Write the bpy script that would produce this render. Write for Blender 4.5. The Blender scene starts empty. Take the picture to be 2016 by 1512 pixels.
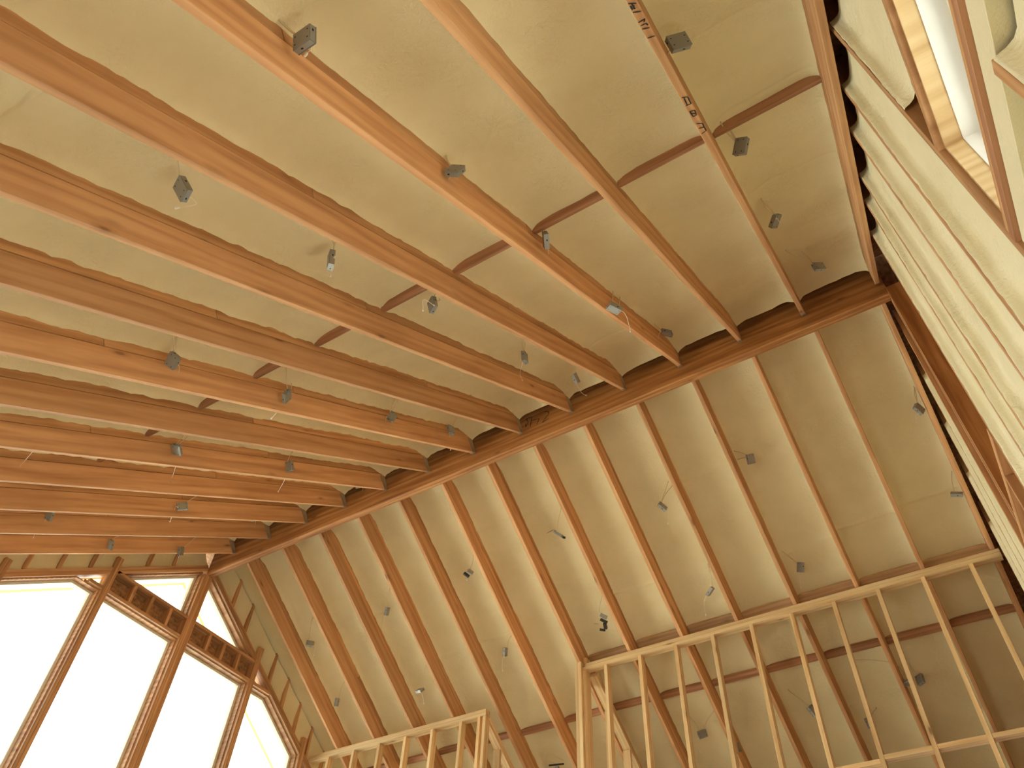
import bpy, bmesh, math, random
from mathutils import Vector, Matrix, noise

# ------------------------------------------------------------------ camera
SC = bpy.context.scene
COL = SC.collection
F_PX = 1543.74
cam_data = bpy.data.cameras.new('camera')
cam_data.sensor_width = 36.0
cam_data.lens = F_PX / 2016 * 36
cam_data.clip_start = 0.05
cam_data.clip_end = 300
camera = bpy.data.objects.new('camera', cam_data)
COL.objects.link(camera)
RX = Vector((0.84642304, 0.53102274, 0.03978553))      # image right
RY = Vector((-0.37936201, 0.65373973, -0.65475861))    # image down
RZ = Vector((-0.37370109, 0.53910965, 0.75479022))     # view direction
M = Matrix((RX, -RY, -RZ)).transposed().to_4x4()
M.translation = Vector((7.4799, -4.9362, 1.6))
camera.matrix_world = M
SC.camera = camera

# ------------------------------------------------------------------ light
SC.view_settings.view_transform = 'Standard'
SC.view_settings.look = 'None'
SC.view_settings.gamma = 1.0
SC.view_settings.use_curve_mapping = False
SC.view_settings.exposure = EXPO = 2.5
world = bpy.data.worlds.new('sky')
world.use_nodes = True
SC.world = world
bgn = world.node_tree.nodes['Background']
bgn.inputs['Color'].default_value = (0.88, 0.97, 1.0, 1)
bgn.inputs['Strength'].default_value = 1.0
SC.cycles.max_bounces = 10
SC.cycles.diffuse_bounces = 7
SC.cycles.use_denoising = True
SC.cycles.sample_clamp_indirect = 6.0

sun_data = bpy.data.lights.new('sun', 'SUN')
sun_data.energy = 7.0
sun_data.angle = 0.01
sun_data.color = (0.96, 0.97, 0.92)
sun = bpy.data.objects.new('sun', sun_data)
COL.objects.link(sun)
sun.rotation_euler = Vector((0.12, 0.72, 0.68)).to_track_quat('Z', 'Y').to_euler()   # from behind the far slope, lights the ground outside

def portal(name, loc, rot, sx, sy):
    l = bpy.data.lights.new(name, 'AREA')
    l.shape = 'RECTANGLE'; l.size = sx; l.size_y = sy
    l.cycles.is_portal = True
    o = bpy.data.objects.new(name, l)
    COL.objects.link(o)
    o.location = loc; o.rotation_euler = rot
R90 = math.pi / 2
portal('sky_portal', (-0.75, 0, 3.9), (0, -R90, 0), 7.4, 7.0)          # tall gable window, faces +x
portal('sky_portal', (4.6, -6.75, 1.4), (R90, 0, 0), 1.8, 2.2)         # eave side openings, faces +y
portal('sky_portal', (8.3, -2.4, 1.2), (0, R90, 0), 2.4, 1.7)          # patio opening, faces -x
portal('sky_portal', (8.3, -4.4, 4.0), (0, R90, 0), 1.0, 2.4)          # clerestory, faces -x

# ------------------------------------------------------------------ constants (metres)
TH = math.radians(33.47)
CT, ST = math.cos(TH), math.sin(TH)
S = 0.6096
BW = 0.0872            # ridge beam width
ZB = 7.38              # ridge beam underside
PA = Vector((0, -BW / 2, ZB + 0.1772))
PB = Vector((0, BW / 2, ZB + 0.2097))
NA = Vector((0, -ST, CT)); DA = Vector((0, -CT, -ST))
NB = Vector((0, ST, CT));  DB = Vector((0, CT, -ST))
def on(side, x, s, h):
    return (PA + DA * s + NA * h if side == 'A' else PB + DB * s + NB * h) + Vector((x, 0, 0))
XR_A = [i * S for i in range(13)] + [7.98]           # +x faces of the rafters of the left slope
XR_B = [0.0395 + i * S for i in range(14)]
SLEN = 7.9
ORD = ['first', 'second', 'third', 'fourth', 'fifth', 'sixth', 'seventh', 'eighth', 'ninth', 'tenth', 'eleventh', 'twelfth', 'thirteenth', 'fourteenth', 'fifteenth', 'sixteenth']

# ------------------------------------------------------------------ helpers
def mat(name):
    m = bpy.data.materials.new(name); m.use_nodes = True
    nt = m.node_tree
    return m, nt, nt.nodes['Principled BSDF']
def nd(nt, t, **kw):
    n = nt.nodes.new(t)
    for k, v in kw.items():
        if k in n.inputs: n.inputs[k].default_value = v
        else: setattr(n, k, v)
    return n
def ramp(nt, src, stops):
    r = nt.nodes.new('ShaderNodeValToRGB')
    e = r.color_ramp.elements
    while len(e) < len(stops): e.new(0.5)
    for i, (p, c) in enumerate(stops):
        e[i].position = p; e[i].color = (*c, 1)
    nt.links.new(src, r.inputs[0])
    return r

def wood(name, light, mid, dark, rough=0.55, knots=0.5, stain=0.25, bump=0.25, rand=0.35):
    """lumber whose grain runs along the board's local X"""
    m, nt, b = mat(name); L = nt.links
    tc = nd(nt, 'ShaderNodeTexCoord'); oi = nd(nt, 'ShaderNodeObjectInfo')
    off = nd(nt, 'ShaderNodeVectorMath', operation='SCALE'); off.inputs[0].default_value = (37.0, 11.0, 5.0)
    L.new(oi.outputs['Random'], off.inputs['Scale'])
    add = nd(nt, 'ShaderNodeVectorMath', operation='ADD')
    L.new(tc.outputs['Object'], add.inputs[0]); L.new(off.outputs[0], add.inputs[1])
    mp = nd(nt, 'ShaderNodeMapping'); mp.inputs['Scale'].default_value = (0.9, 13, 13)
    L.new(add.outputs[0], mp.inputs[0])
    n1 = nd(nt, 'ShaderNodeTexNoise', Scale=1.3, Detail=3.0, Roughness=0.5, Distortion=0.6); L.new(mp.outputs[0], n1.inputs[0])
    wv = nd(nt, 'ShaderNodeTexWave', wave_type='RINGS', rings_direction='X', Scale=0.55, Distortion=7.0, Detail=3.0)
    wv.inputs['Detail Scale'].default_value = 1.2
    L.new(mp.outputs[0], wv.inputs[0])
    mp2 = nd(nt, 'ShaderNodeMapping'); mp2.inputs['Scale'].default_value = (4, 160, 160)
    L.new(add.outputs[0], mp2.inputs[0])
    n2 = nd(nt, 'ShaderNodeTexNoise', Scale=1.0, Detail=3.0); L.new(mp2.outputs[0], n2.inputs[0])
    mix = nd(nt, 'ShaderNodeMath', operation='MULTIPLY_ADD'); mix.inputs[1].default_value = 0.32
    L.new(wv.outputs['Fac'], mix.inputs[0]); L.new(n1.outputs['Fac'], mix.inputs[2])
    mix2 = nd(nt, 'ShaderNodeMath', operation='MULTIPLY_ADD'); mix2.inputs[1].default_value = 0.16
    L.new(n2.outputs['Fac'], mix2.inputs[0]); L.new(mix.outputs[0], mix2.inputs[2])
    rp = ramp(nt, mix2.outputs[0], [(0.30, dark), (0.66, mid), (1.0, light)])
    # knots
    mp3 = nd(nt, 'ShaderNodeMapping'); mp3.inputs['Scale'].default_value = (1.9, 6.5, 6.5)
    L.new(add.outputs[0], mp3.inputs[0])
    vo = nd(nt, 'ShaderNodeTexVoronoi', Scale=1.0); vo.inputs['Randomness'].default_value = 1.0; L.new(mp3.outputs[0], vo.inputs[0])
    kr = ramp(nt, vo.outputs['Distance'], [(0.05, (1, 1, 1)), (0.085, (0.35, 0.35, 0.35)), (0.17, (0, 0, 0))])
    kf = nd(nt, 'ShaderNodeMath', operation='MULTIPLY'); kf.inputs[1].default_value = knots; L.new(kr.outputs[0], kf.inputs[0])
    km = nd(nt, 'ShaderNodeMixRGB'); L.new(kf.outputs[0], km.inputs[0]); L.new(rp.outputs[0], km.inputs[1])
    km.inputs[2].default_value = (dark[0] * 0.35, dark[1] * 0.3, dark[2] * 0.3, 1)
    # broad weather stains
    mp4 = nd(nt, 'ShaderNodeMapping'); mp4.inputs['Scale'].default_value = (1.1, 3, 3)
    L.new(add.outputs[0], mp4.inputs[0])
    n3 = nd(nt, 'ShaderNodeTexNoise', Scale=1.0, Detail=4.0, Roughness=0.6); L.new(mp4.outputs[0], n3.inputs[0])
    sr = ramp(nt, n3.outputs['Fac'], [(0.45, (0, 0, 0)), (0.72, (1, 1, 1))])
    sf = nd(nt, 'ShaderNodeMath', operation='MULTIPLY'); sf.inputs[1].default_value = stain; L.new(sr.outputs[0], sf.inputs[0])
    sm = nd(nt, 'ShaderNodeMixRGB'); L.new(sf.outputs[0], sm.inputs[0]); L.new(km.outputs[0], sm.inputs[1])
    sm.inputs[2].default_value = (dark[0] * 0.8, dark[1] * 0.7, dark[2] * 0.6, 1)
    hs = nd(nt, 'ShaderNodeHueSaturation')
    vr = nd(nt, 'ShaderNodeMapRange'); vr.inputs['To Min'].default_value = 1 - rand / 2; vr.inputs['To Max'].default_value = 1 + rand / 2
    L.new(oi.outputs['Random'], vr.inputs['Value']); L.new(vr.outputs[0], hs.inputs['Value']); L.new(sm.outputs[0], hs.inputs['Color'])
    L.new(hs.outputs[0], b.inputs['Base Color'])
    b.inputs['Roughness'].default_value = rough
    b.inputs['Specular IOR Level'].default_value = 0.35
    bp = nd(nt, 'ShaderNodeBump', Strength=bump, Distance=0.002); L.new(mix2.outputs[0], bp.inputs['Height']); L.new(bp.outputs[0], b.inputs['Normal'])
    return m

def foam_mat(name, c1, c2, scale=1.0):
    m, nt, b = mat(name); L = nt.links
    tc = nd(nt, 'ShaderNodeTexCoord')
    n1 = nd(nt, 'ShaderNodeTexNoise', Scale=2.2 * scale, Detail=4.0, Roughness=0.6); L.new(tc.outputs['Object'], n1.inputs[0])
    rp = ramp(nt, n1.outputs['Fac'], [(0.32, c1), (0.68, c2)])
    L.new(rp.outputs[0], b.inputs['Base Color'])
    b.inputs['Roughness'].default_value = 0.62
    b.inputs['Specular IOR Level'].default_value = 0.35
    n2 = nd(nt, 'ShaderNodeTexNoise', Scale=34 * scale, Detail=4.0, Roughness=0.6, Distortion=0.5); L.new(tc.outputs['Object'], n2.inputs[0])
    n3 = nd(nt, 'ShaderNodeTexNoise', Scale=2.6 * scale, Detail=2.0); L.new(tc.outputs['Object'], n3.inputs[0])
    patch = ramp(nt, n3.outputs['Fac'], [(0.42, (0.12, 0.12, 0.12)), (0.62, (1, 1, 1))])
    mu = nd(nt, 'ShaderNodeMath', operation='MULTIPLY'); L.new(n2.outputs['Fac'], mu.inputs[0]); L.new(patch.outputs[0], mu.inputs[1])
    n4 = nd(nt, 'ShaderNodeTexNoise', Scale=160 * scale, Detail=2.0); L.new(tc.outputs['Object'], n4.inputs[0])
    ad = nd(nt, 'ShaderNodeMath', operation='MULTIPLY_ADD'); ad.inputs[1].default_value = 0.08
    L.new(n4.outputs['Fac'], ad.inputs[0]); L.new(mu.outputs[0], ad.inputs[2])
    bp = nd(nt, 'ShaderNodeBump', Strength=0.75, Distance=0.012); L.new(ad.outputs[0], bp.inputs['Height']); L.new(bp.outputs[0], b.inputs['Normal'])
    return m

def plain(name, c, rough=0.6, metal=0.0, spec=0.5, noise_amt=0.0, nscale=8.0):
    m, nt, b = mat(name)
    b.inputs['Roughness'].default_value = rough; b.inputs['Metallic'].default_value = metal
    b.inputs['Specular IOR Level'].default_value = spec
    tc = nd(nt, 'ShaderNodeTexCoord'); n1 = nd(nt, 'ShaderNodeTexNoise', Scale=nscale, Detail=3.0)
    nt.links.new(tc.outputs['Object'], n1.inputs[0])
    a = max(noise_amt, 0.04)
    rp = ramp(nt, n1.outputs['Fac'], [(0.3, tuple(max(0, x * (1 - a)) for x in c)), (0.7, tuple(min(1, x * (1 + a)) for x in c))])
    nt.links.new(rp.outputs[0], b.inputs['Base Color'])
    return m

FIR = wood('douglas_fir', (0.66, 0.37, 0.18), (0.57, 0.30, 0.135), (0.40, 0.185, 0.075), rough=0.72, knots=0.7, stain=0.3)
FIRBEAM = wood('ridge_beam_wood', (0.56, 0.27, 0.095), (0.40, 0.165, 0.05), (0.24, 0.085, 0.024), rough=0.7, knots=0.6, stain=0.4)
STRIP = wood('furring_fir', (0.60, 0.33, 0.15), (0.47, 0.24, 0.10), (0.32, 0.14, 0.055), rough=0.6, knots=0.5, stain=0.35)
PINE = wood('pale_pine', (0.80, 0.60, 0.33), (0.70, 0.48, 0.24), (0.52, 0.31, 0.13), rough=0.55, knots=0.8, stain=0.15)
FRAMEW = wood('window_framing_fir', (0.64, 0.37, 0.18), (0.50, 0.26, 0.115), (0.34, 0.15, 0.06), rough=0.5, knots=0.5, stain=0.3)
BLOCKW = wood('blocking_fir', (0.50, 0.26, 0.14), (0.38, 0.18, 0.09), (0.26, 0.11, 0.05), rough=0.6, knots=0.4, stain=0.3)
PALEBLOCK = wood('pale_blocking', (0.62, 0.42, 0.24), (0.52, 0.33, 0.18), (0.42, 0.24, 0.12), rough=0.65, knots=0.5, stain=0.2)
FOAM = foam_mat('spray_foam', (0.74, 0.64, 0.385), (0.80, 0.705, 0.445))
FOAMW = foam_mat('spray_foam_wall', (0.74, 0.66, 0.42), (0.80, 0.72, 0.49))
OSB = plain('osb_sheathing', (0.36, 0.19, 0.085), 0.75, noise_amt=0.45, nscale=26)
GREY = plain('grey_steel', (0.30, 0.295, 0.265), 0.45, 0.35)
GREYL = plain('grey_steel_label', (0.62, 0.60, 0.57), 0.5, 0.0)
BLACK = plain('black_plastic', (0.018, 0.015, 0.015), 0.5)
HOLE = plain('knockout_black', (0.006, 0.006, 0.006), 0.8)
CABLE = plain('cable_sheath', (0.66, 0.54, 0.34), 0.55)
LEAD = plain('white_lead', (0.80, 0.72, 0.60), 0.5)
CREAM = plain('cream_vinyl', (0.80, 0.76, 0.62), 0.5)
SOFFIT = plain('soffit_board', (0.86, 0.74, 0.40), 0.6, noise_amt=0.05)
LENS = plain('light_lens', (0.9, 0.9, 0.88), 0.4)
WHITE = plain('white_trim', (0.85, 0.83, 0.80), 0.5)
HANGER = plain('hanger_steel', (0.36, 0.28, 0.19), 0.6, 0.1, noise_amt=0.3)
INK = plain('black_marker', (0.02, 0.015, 0.012), 0.6)
FLOORM = plain('plywood_floor', (0.56, 0.51, 0.41), 0.7, noise_amt=0.25, nscale=3)
GROUND = plain('pale_ground', (0.62, 0.60, 0.52), 0.9, noise_amt=0.3, nscale=0.6)
LEAF = plain('leaf_green', (0.16, 0.30, 0.05), 0.5, noise_amt=0.5, nscale=3)
BARK = plain('bark', (0.16, 0.12, 0.09), 0.9, noise_amt=0.4)
glass, gnt, gb = mat('window_glass')
gnt.nodes.remove(gb)
_tr = nd(gnt, 'ShaderNodeBsdfTransparent'); _tr.inputs['Color'].default_value = (0.97, 0.985, 0.98, 1)
_gl = nd(gnt, 'ShaderNodeBsdfGlossy', Roughness=0.0)
_fr = nd(gnt, 'ShaderNodeFresnel', IOR=1.3); _mx = nd(gnt, 'ShaderNodeMixShader')
gnt.links.new(_fr.outputs[0], _mx.inputs[0]); gnt.links.new(_tr.outputs[0], _mx.inputs[1]); gnt.links.new(_gl.outputs[0], _mx.inputs[2])
gnt.links.new(_mx.outputs[0], gnt.nodes['Material Output'].inputs['Surface'])
GLASS = glass

def tag(o, label=None, cat=None, group=None, kind=None):
    if label: o['label'] = label
    if cat: o['category'] = cat
    if group: o['group'] = group
    if kind: o['kind'] = kind
    return o
def link(name, me, m, parent=None, mw=None):
    if m is not None: me.materials.append(m)
    o = bpy.data.objects.new(name, me)
    COL.objects.link(o)
    if mw is None: mw = Matrix()
    if parent is not None:
        o.parent = parent
        o.matrix_basis = wm(parent).inverted() @ mw
    else:
        o.matrix_basis = mw
    return o
def wm(o):
    return o.matrix_basis if o.parent is None else wm(o.parent) @ o.matrix_basis
def empty(name, mw):
    o = bpy.data.objects.new(name, None)
    COL.objects.link(o)
    o.empty_display_size = 0.1
    o.matrix_basis = mw
    return o
def frame(origin, ax, az):
    """matrix whose X is ax (along the grain) and Z is az"""
    ax = Vector(ax).normalized(); az = Vector(az); az = (az - ax * az.dot(ax)).normalized(); ay = az.cross(ax)
    m = Matrix((ax, ay, az)).transposed().to_4x4(); m.translation = Vector(origin)
    return m
def box_me(x0, x1, y0, y1, z0, z1, bev=0.0015, name='board'):
    bm = bmesh.new()
    vs = [bm.verts.new((x, y, z)) for x in (x0, x1) for y in (y0, y1) for z in (z0, z1)]
    for f in ((0, 1, 3, 2), (4, 6, 7, 5), (0, 4, 5, 1), (2, 3, 7, 6), (0, 2, 6, 4), (1, 5, 7, 3)):
        bm.faces.new([vs[i] for i in f])
    if bev: bmesh.ops.bevel(bm, geom=bm.edges[:], offset=bev, segments=1, affect='EDGES')
    bmesh.ops.recalc_face_normals(bm, faces=bm.faces[:])
    me = bpy.data.meshes.new(name); bm.to_mesh(me); bm.free()
    return me
def board(name, mw, L, W, D, m, parent=None, bev=0.0015, y0=None):
    """length L along local x, thickness W centred on local y, depth D along local z"""
    return link(name, box_me(0, L, -W / 2 if y0 is None else y0, W / 2 if y0 is None else y0 + W, 0, D, bev), m, parent, mw)
def wbox(name, x0, x1, y0, y1, z0, z1, m, parent=None, bev=0.0015, axis='x'):
    """axis-aligned world box whose grain runs along the given axis"""
    if axis == 'x':
        mw = frame((x0, (y0 + y1) / 2, z0), (1, 0, 0), (0, 0, 1)); return board(name, mw, x1 - x0, y1 - y0, z1 - z0, m, parent, bev)
    if axis == 'y':
        mw = frame(((x0 + x1) / 2, y0, z0), (0, 1, 0), (0, 0, 1)); return board(name, mw, y1 - y0, x1 - x0, z1 - z0, m, parent, bev)
    mw = frame(((x0 + x1) / 2, (y0 + y1) / 2, z0), (0, 0, 1), (1, 0, 0))
    mw = frame((x0, (y0 + y1) / 2, z0), (0, 0, 1), (1, 0, 0)); return board(name, mw, z1 - z0, y1 - y0, x1 - x0, m, parent, bev)
def prism(name, poly, axis_fn, m, parent=None, holes=None):
    """extrude a polygon: axis_fn(p, k) gives the world point for k = 0 or 1"""
    bm = bmesh.new()
    a = [bm.verts.new(axis_fn(p, 0)) for p in poly]; b = [bm.verts.new(axis_fn(p, 1)) for p in poly]
    bm.faces.new(a); bm.faces.new(b[::-1])
    n = len(poly)
    for i in range(n): bm.faces.new((a[i], b[i], b[(i + 1) % n], a[(i + 1) % n]))
    bmesh.ops.recalc_face_normals(bm, faces=bm.faces[:])
    me = bpy.data.meshes.new(name); bm.to_mesh(me); bm.free()
    return link(name, me, m, parent)
def inset(poly, d):
    """offset a convex counter-clockwise polygon inwards"""
    n = len(poly); area = sum(poly[i][0] * poly[(i + 1) % n][1] - poly[(i + 1) % n][0] * poly[i][1] for i in range(n))
    sg = 1 if area > 0 else -1
    lines = []
    for i in range(n):
        p = Vector(poly[i]); q = Vector(poly[(i + 1) % n]); t = (q - p).normalized(); nn = Vector((-t.y, t.x)) * sg
        lines.append((p + nn * d, t))
    out = []
    for i in range(n):
        p, t = lines[i - 1]; q, u = lines[i]
        den = t.x * u.y - t.y * u.x
        k = ((q.x - p.x) * u.y - (q.y - p.y) * u.x) / den
        out.append((p.x + t.x * k, p.y + t.y * k))
    return out
def ring(name, poly, d0, d1, x0, x1, m, parent=None):
    a = inset(poly, d0); b = inset(poly, d1)
    bm = bmesh.new(); n = len(poly)
    V = [[bm.verts.new((x, p[0], p[1])) for p in pl] for pl in (a, b) for x in (x0, x1)]   # a@x0 a@x1 b@x0 b@x1
    for i in range(n):
        j = (i + 1) % n
        bm.faces.new((V[0][i], V[0][j], V[1][j], V[1][i])); bm.faces.new((V[2][i], V[3][i], V[3][j], V[2][j]))
        bm.faces.new((V[0][i], V[2][i], V[2][j], V[0][j])); bm.faces.new((V[1][i], V[1][j], V[3][j], V[3][i]))
    bmesh.ops.recalc_face_normals(bm, faces=bm.faces[:])
    me = bpy.data.meshes.new(name); bm.to_mesh(me); bm.free()
    return link(name, me, m, parent)
def tube_bm(bm, pts, r, seg=6, ry=None):
    pts = [Vector(p) for p in pts]
    rings = []; up = Vector((0.3, 0.2, 1)).normalized()
    for i, p in enumerate(pts):
        t = (pts[min(i + 1, len(pts) - 1)] - pts[max(i - 1, 0)]).normalized()
        a = t.cross(up)
        if a.length < 1e-3: a = t.cross(Vector((1, 0, 0)))
        a.normalize(); b = t.cross(a)
        rr = r[i] if isinstance(r, (list, tuple)) else r
        r2 = rr if ry is None else ry
        rings.append([bm.verts.new(p + a * math.cos(2 * math.pi * k / seg) * rr + b * math.sin(2 * math.pi * k / seg) * r2) for k in range(seg)])
    for i in range(len(rings) - 1):
        for k in range(seg):
            bm.faces.new((rings[i][k], rings[i][(k + 1) % seg], rings[i + 1][(k + 1) % seg], rings[i + 1][k]))
    bm.faces.new(rings[0][::-1]); bm.faces.new(rings[-1])
def smooth_path(pts, n=6):
    pts = [Vector(p) for p in pts]
    if len(pts) == 2: return [pts[0].lerp(pts[1], i / n) for i in range(n + 1)]
    ext = [pts[0] * 2 - pts[1]] + pts + [pts[-1] * 2 - pts[-2]]
    out = []
    for i in range(1, len(ext) - 2):
        p0, p1, p2, p3 = ext[i - 1:i + 3]
        for k in range(n):
            t = k / n
            out.append(0.5 * ((2 * p1) + (p2 - p0) * t + (2 * p0 - 5 * p1 + 4 * p2 - p3) * t * t + (3 * p1 - p0 - 3 * p2 + p3) * t ** 3))
    out.append(pts[-1])
    return out
def tube(name, paths, r, m, parent=None, seg=6, world_inv=None, ry=None):
    bm = bmesh.new()
    for p in paths:
        p = smooth_path(p)
        if world_inv is not None: p = [world_inv @ q for q in p]
        tube_bm(bm, p, r, seg, ry)
    for f in bm.faces: f.smooth = True
    bmesh.ops.recalc_face_normals(bm, faces=bm.faces[:])
    me = bpy.data.meshes.new(name); bm.to_mesh(me); bm.free()
    if world_inv is not None:
        me.materials.append(m); o = bpy.data.objects.new(name, me); COL.objects.link(o); o.parent = parent; return o
    return link(name, me, m, parent)

# ================================================================== roof: deck and foam (the room's ceiling)
X0R, X1R = -1.02, 8.75
def deck(side, m):
    n = NA if side == 'A' else NB
    o = prism('ceiling', [(X0R + .02, 0), (X1R, 0), (X1R, SLEN + .3), (X0R + .02, SLEN + .3)], lambda p, k: on(side, p[0], p[1] - (0.274 + .013 * k if p[1] == 0 else 0.05), 0.335 + 0.02 * k), m)
    return tag(o, kind='structure')
deck('A', OSB); deck('B', OSB)

RIDGES = [('A', 8, 5.81, 5.76, .018), ('A', 12, 3.94, 3.96, -.01), ('A', 9, 0.8, 0.81, -.008), ('A', 5, 1.1, 1.04, .012), ('A', 6, 0.92, 1.03, -.01),
          ('A', 12, 3.21, 3.27, -.006), ('A', 12, 2.19, 2.22, -.006), ('A', 12, 1.3, 1.17, -.008), ('B', 5, 0.82, 0.85, .009), ('B', 4, 2.08, 2.13, .012), ('B', 1, 1.37, 1.37, .009),
          ('B', 2, 1.36, 1.41, .009), ('B', 3, 2.13, 2.11, .009), ('B', 6, 0.85, 0.88, .008), ('B', 7, 2.02, 2.06, .011), ('B', 9, 1.08, 1.14, .009),
          ('B', 10, 2.17, 2.14, .010), ('B', 11, 2.07, 2.09, .012), ('B', 12, 2.02, 2.04, .012), ('B', 6, 3.88, 3.85, .009), ('B', 10, 3.88, 3.85, .009)]
S_BLK_A = 3.16          # slope distance of the blocking row of the left slope
S_BLK_B1, S_BLK_B2 = 2.66, 3.30
def nz(x, y, z, f): return noise.noise(Vector((x * f, y * f, z * f)))
def foam_h(side, bay, x, s, xl, xr):
    e = min(x - xl, xr - x)
    seed = 7.3 * bay + (50 if side == 'B' else 0)
    el = x - xl; er = xr - x
    h = 0.248 + 0.038 * (1 - math.exp(-el / 0.045)) * (1 - math.exp(-er / 0.035))
    h += 0.010 * nz(x, s, seed, 3.0) + 0.005 * nz(x, s * 0.6, seed, 9) + 0.0035 * nz(x, s, seed, 24)
    if e < 0.02: h += 0.012 * nz(x * 0, s, seed + (3 if el < er else 9), 11) + 0.006 * nz(0, s, seed + 2, 45)
    top = 0.178 if side == 'A' else 0.15
    if s < 0.3:
        k = (1 - s / 0.3)
        h -= (0.285 - top) * k ** 1.7 + 0.010 * k * nz(x * 3, 0, seed, 8)
    for (sd, b, s0, s1, a) in RIDGES:
        if sd == side and b == bay:
            sc = s0 + (s1 - s0) * (x - xl) / (xr - xl) + 0.012 * math.sin((x - xl) * 9)
            d = (s - sc) / 0.016
            if abs(d) < 3: h -= a * math.exp(-d * d)
    if side == 'A':
        d = (s - S_BLK_A)
        if abs(d) < 0.1: h -= 0.012 * math.exp(-(d / 0.05) ** 2)
    return h
def foam_sheet(side, bays):
    bm = bmesh.new()
    for (bay, xl, xr) in bays:
        w = xr - xl
        us = [0, .006, .014, .026, .045, .07, .105, .15]
        mid = [0.2, 0.25]
        us = us + [u for u in (.21, .28) if u < w / 2 - .02]
        xs = [xl + u for u in us] + [xr - u for u in us[::-1]]
        ss = [0.0]
        while ss[-1] < SLEN: ss.append(ss[-1] + (0.02 if ss[-1] < 0.3 else 0.035 if ss[-1] < 6.4 else 0.12))
        for (sd, b, s0, s1, a) in RIDGES:
            if sd == side and b == bay: ss += [(s0 + s1) / 2 + d for d in (-.02, -.01, 0, .01, .02)]
        ss = sorted(set(round(q, 4) for q in ss))
        grid = [[bm.verts.new(on(side, x, s, foam_h(side, bay, x, s, xl, xr))) for x in xs] for s in ss]
        for i in range(len(ss) - 1):
            for j in range(len(xs) - 1):
                f = bm.faces.new((grid[i][j], grid[i][j + 1], grid[i + 1][j + 1], grid[i + 1][j])); f.smooth = True
    bmesh.ops.recalc_face_normals(bm, faces=bm.faces[:])
    me = bpy.data.meshes.new('ceiling_foam'); bm.to_mesh(me); bm.free()
    return tag(link('ceiling', me, FOAM), kind='structure')
GX = -0.45            # inner face of the window gable framing
baysA = [(0, GX - .10, XR_A[0] - .038)] + [(i + 1, XR_A[i], XR_A[i + 1] - .038) for i in range(12)] + [(13, XR_A[12], 7.94)]
baysA = [(i, a - .002, b + .002) for i, (_, a, b) in enumerate(baysA)]
baysB = [(0, GX - .10, XR_B[0] - .038)] + [(i + 1, XR_B[i], XR_B[i + 1] - .038) for i in range(13)]
baysB = [(i, a - .002, b + .002) for i, (_, a, b) in enumerate(baysB)]
baysA = [((i - 1), a, b) for i, a, b in baysA]; baysB = [((i - 1), a, b) for i, a, b in baysB]
foam_sheet('A', baysA); foam_sheet('B', baysB)

# ================================================================== ridge beam
BEAM_L = 8.01 - (GX)
rb = empty('ridge_beam', Matrix.Translation((GX, 0, ZB)))
tag(rb, 'deep laminated ridge beam along the peak with black handwritten marks', 'beam')
for i, (y0, y1) in enumerate(((-BW / 2, -.0005), (.0005, BW / 2))):
    board('ply', frame((GX, (y0 + y1) / 2, ZB + (0.0015 if i else 0)), (1, 0, 0), (0, 0, 1)), BEAM_L, y1 - y0, 0.47, FIRBEAM, rb, bev=0.003)
def strokes(name, segs, to_world, width, m, parent):
    bm = bmesh.new()
    for (a, b) in segs:
        A_, B_ = Vector(a), Vector(b); t = (B_ - A_)
        if t.length < 1e-4: continue
        t.normalize(); n = Vector((-t.y, t.x)) * width / 2
        A_ -= t * width * .3; B_ += t * width * .3
        q = [A_ + n * .8, A_ - n * .8, A_.lerp(B_, .5) - n * 1.1, B_ - n * .7, B_ + n * .7, A_.lerp(B_, .5) + n * 1.1]
        bm.faces.new([bm.verts.new(to_world(p.x, p.y)) for p in q])
    me = bpy.data.meshes.new(name); bm.to_mesh(me); bm.free()
    return link(name, me, m, parent)
BM = [((4.532, 0.359), (4.576, 0.343)), ((4.576, 0.343), (4.585, 0.303)), ((4.585, 0.303), (4.506, 0.205)), ((4.506, 0.205), (4.583, 0.23)), ((4.373, 0.306), (4.464, 0.289)), ((4.468, 0.287), (4.441, 0.212)), ((4.375, 0.364), (4.357, 0.21)), ((4.302, 0.371), (4.372, 0.365)), ((4.302, 0.371), (4.322, 0.321)), ((4.335, 0.314), (4.299, 0.251)), ((4.298, 0.294), (4.306, 0.24))]
strokes('handwriting', BM, lambda x, z: Vector((x, -BW / 2 - .0012, ZB + z)), 0.009, INK, rb)

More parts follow.
